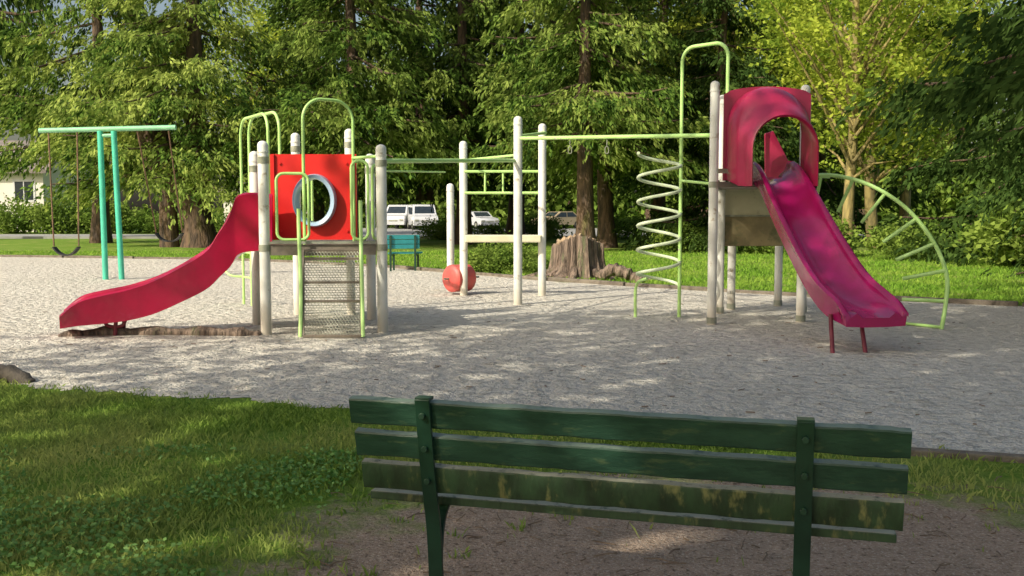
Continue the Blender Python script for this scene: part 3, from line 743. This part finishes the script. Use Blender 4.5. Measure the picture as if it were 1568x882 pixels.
# ---------------------------------------------------------------- grass
def edge_y(x):
    xs=[e[0] for e in edge[:11]];ys=[e[1] for e in edge[:11]]
    return np.interp(x,xs,ys)
def blades(name,x,y,h,w,rng,matn):
    n=len(x);a=rng.random(n)*6.283;lean=rng.normal(size=(n,2))*.45*h[:,None]
    s=np.stack([np.cos(a),np.sin(a),np.zeros(n)],1)*w[:,None]/2
    b0=np.stack([x,y,np.zeros(n)],1)
    mid=b0+np.stack([lean[:,0]*.35,lean[:,1]*.35,h*.6],1);tip=b0+np.stack([lean[:,0],lean[:,1],h],1)
    v=np.stack([b0-s,b0+s,mid+s*.8,tip],1).reshape(-1,3)
    me=make_mesh(name+'_mesh',[(np.array([[0,3.9,-.01],[.01,3.9,-.01],[.01,3.91,-.01],[0,3.91,-.01]]),np.array([[0,1,2,3]]))],v,['bark',matn])
    place(name,me,(0,0,0))
gg=np.random.default_rng(77)
N=230000
y=3.2+gg.random(N)*6.4;x=gg.uniform(-5.6,4.2,N)
e=edge_y(x)
cr,sr=math.cos(.2),math.sin(.2)
dx,dy=x-1.0,y-3.9
el=np.hypot((dx*cr-dy*sr)/2.0,(dx*sr+dy*cr)/1.75)
lump=np.sin(x*3.1+1)*np.sin(y*2.7)+.6*np.sin(x*7.3)*np.sin(y*6.1+2)+.5*np.sin(x*1.3-y*1.9)
tuft=np.sin(x*11+2*np.sin(y*5))*np.sin(y*13+1.5*np.sin(x*4))
p=np.clip((el-1.0+lump*.16)*2.6,0.0,1)*np.clip((e-y+.02+lump*.07)*3,0,1)*np.clip(.7+lump*.35,.1,1)
p=np.maximum(p,np.where((tuft>.80)&(el>.62)&(y<e-.05),.5,.004*(y<e)))
p=np.maximum(p,np.where((tuft>.55)&(y>e-.1)&(y<e+.16),.35,0))
p=np.where(x>1.5,p*.6,p)
keep=(gg.random(N)<p)&(np.abs(x)<.56*y+.4)
x,y=x[keep],y[keep];n=len(x)
h=(.02+.035*gg.random(n))*(1+.3*np.sin(x*2.2)*np.sin(y*3));w=.006+.006*gg.random(n)
blades('grass',x,y,h,w,gg,'blade')
K=18000
cx_=gg.uniform(-4,-.9,K);cy_=3.2+gg.random(K)**1.4*3.0
ok=(np.sin(cx_*2.3+.5)*np.sin(cy_*2.9+1)+.5*np.sin(cx_*5)*np.sin(cy_*4.4)+gg.normal(size=K)*.25>.1)&(edge_y(cx_)>cy_+.4)
cx_,cy_=cx_[ok],cy_[ok];K=len(cx_)
cc=np.stack([cx_,cy_,.03+.03*gg.random(K)],1)
cl=leafquads(cc,gg.normal(size=(K,3))*np.array([1,1,.25]),.028,.022,gg)
place('clover',make_mesh('clover_mesh',[(np.array([[-3,4,-.01],[-2.99,4,-.01],[-2.99,4.01,-.01],[-3,4.01,-.01]]),np.array([[0,1,2,3]]))],cl,['bark','clover']),(0,0,0))
N=60000
y=15+gg.random(N)**1.2*22;x=gg.uniform(-1,1,N)*.56*y
ex=np.array([e_[0] for e_ in edge[12:]][::-1]);ey=np.array([e_[1] for e_ in edge[12:]][::-1])
ok=y>np.interp(x,ex,ey)+.12
x,y=x[ok],y[ok];n=len(x)
blades('lawn_grass',x,y,.04+.06*gg.random(n),.02+.02*gg.random(n),gg,'lawnblade')
b=MB()
for i in range(240):
    x=rn.uniform(-1,3);y=rn.uniform(3.3,5.6);a=rn.random()*6.28;L=rn.uniform(.03,.14)
    p=Vector((x,y,.008));q=p+Vector((math.cos(a)*L,math.sin(a)*L,.004))
    b.tube([p,(p+q)/2+Vector((rn.gauss(0,.01),rn.gauss(0,.01),.006)),q],rn.uniform(.0015,.004),4)
for i in range(200):
    y=rn.uniform(6.5,20);x=rn.uniform(-.5,.5)*y;
    if y<edge_y(x)+.2:continue
    a=rn.random()*6.28;L=rn.uniform(.02,.08)
    p=Vector((x,y,.012));q=p+Vector((math.cos(a)*L,math.sin(a)*L,.004));b.tube([p,q],rn.uniform(.003,.006),4)
b.build('fallen_twigs','twig')

# ---------------------------------------------------------------- light
sd=Vector((-.60,-.54,.60)).normalized()
el=math.asin(sd.z);az=math.atan2(sd.x,sd.y)
L=bpy.data.lights.new('sun','SUN');L.energy=5.0;L.angle=math.radians(.5);L.color=(1,.92,.75)
o=bpy.data.objects.new('sun',L);o.rotation_euler=sd.to_track_quat('Z','Y').to_euler();COL.objects.link(o)
W=bpy.data.worlds.new('World');S.world=W;W.use_nodes=True
nt=W.node_tree;bg=nt.nodes['Background'];sk=nt.nodes.new('ShaderNodeTexSky');sk.sky_type='NISHITA';sk.sun_disc=False
sk.sun_elevation=el;sk.sun_rotation=az%(2*math.pi);sk.dust_density=5.0;sk.ozone_density=.3;sk.air_density=1.2
nt.links.new(sk.outputs[0],bg.inputs[0]);bg.inputs[1].default_value=.15

# ---------------------------------------------------------------- camera
c=bpy.data.cameras.new('camera');c.lens=35;c.sensor_width=36;c.clip_end=2000;c.clip_start=.05
o=bpy.data.objects.new('camera',c);o.location=(0,0,1.53);o.rotation_euler=(math.radians(90-4.46),0,0);COL.objects.link(o);S.camera=o
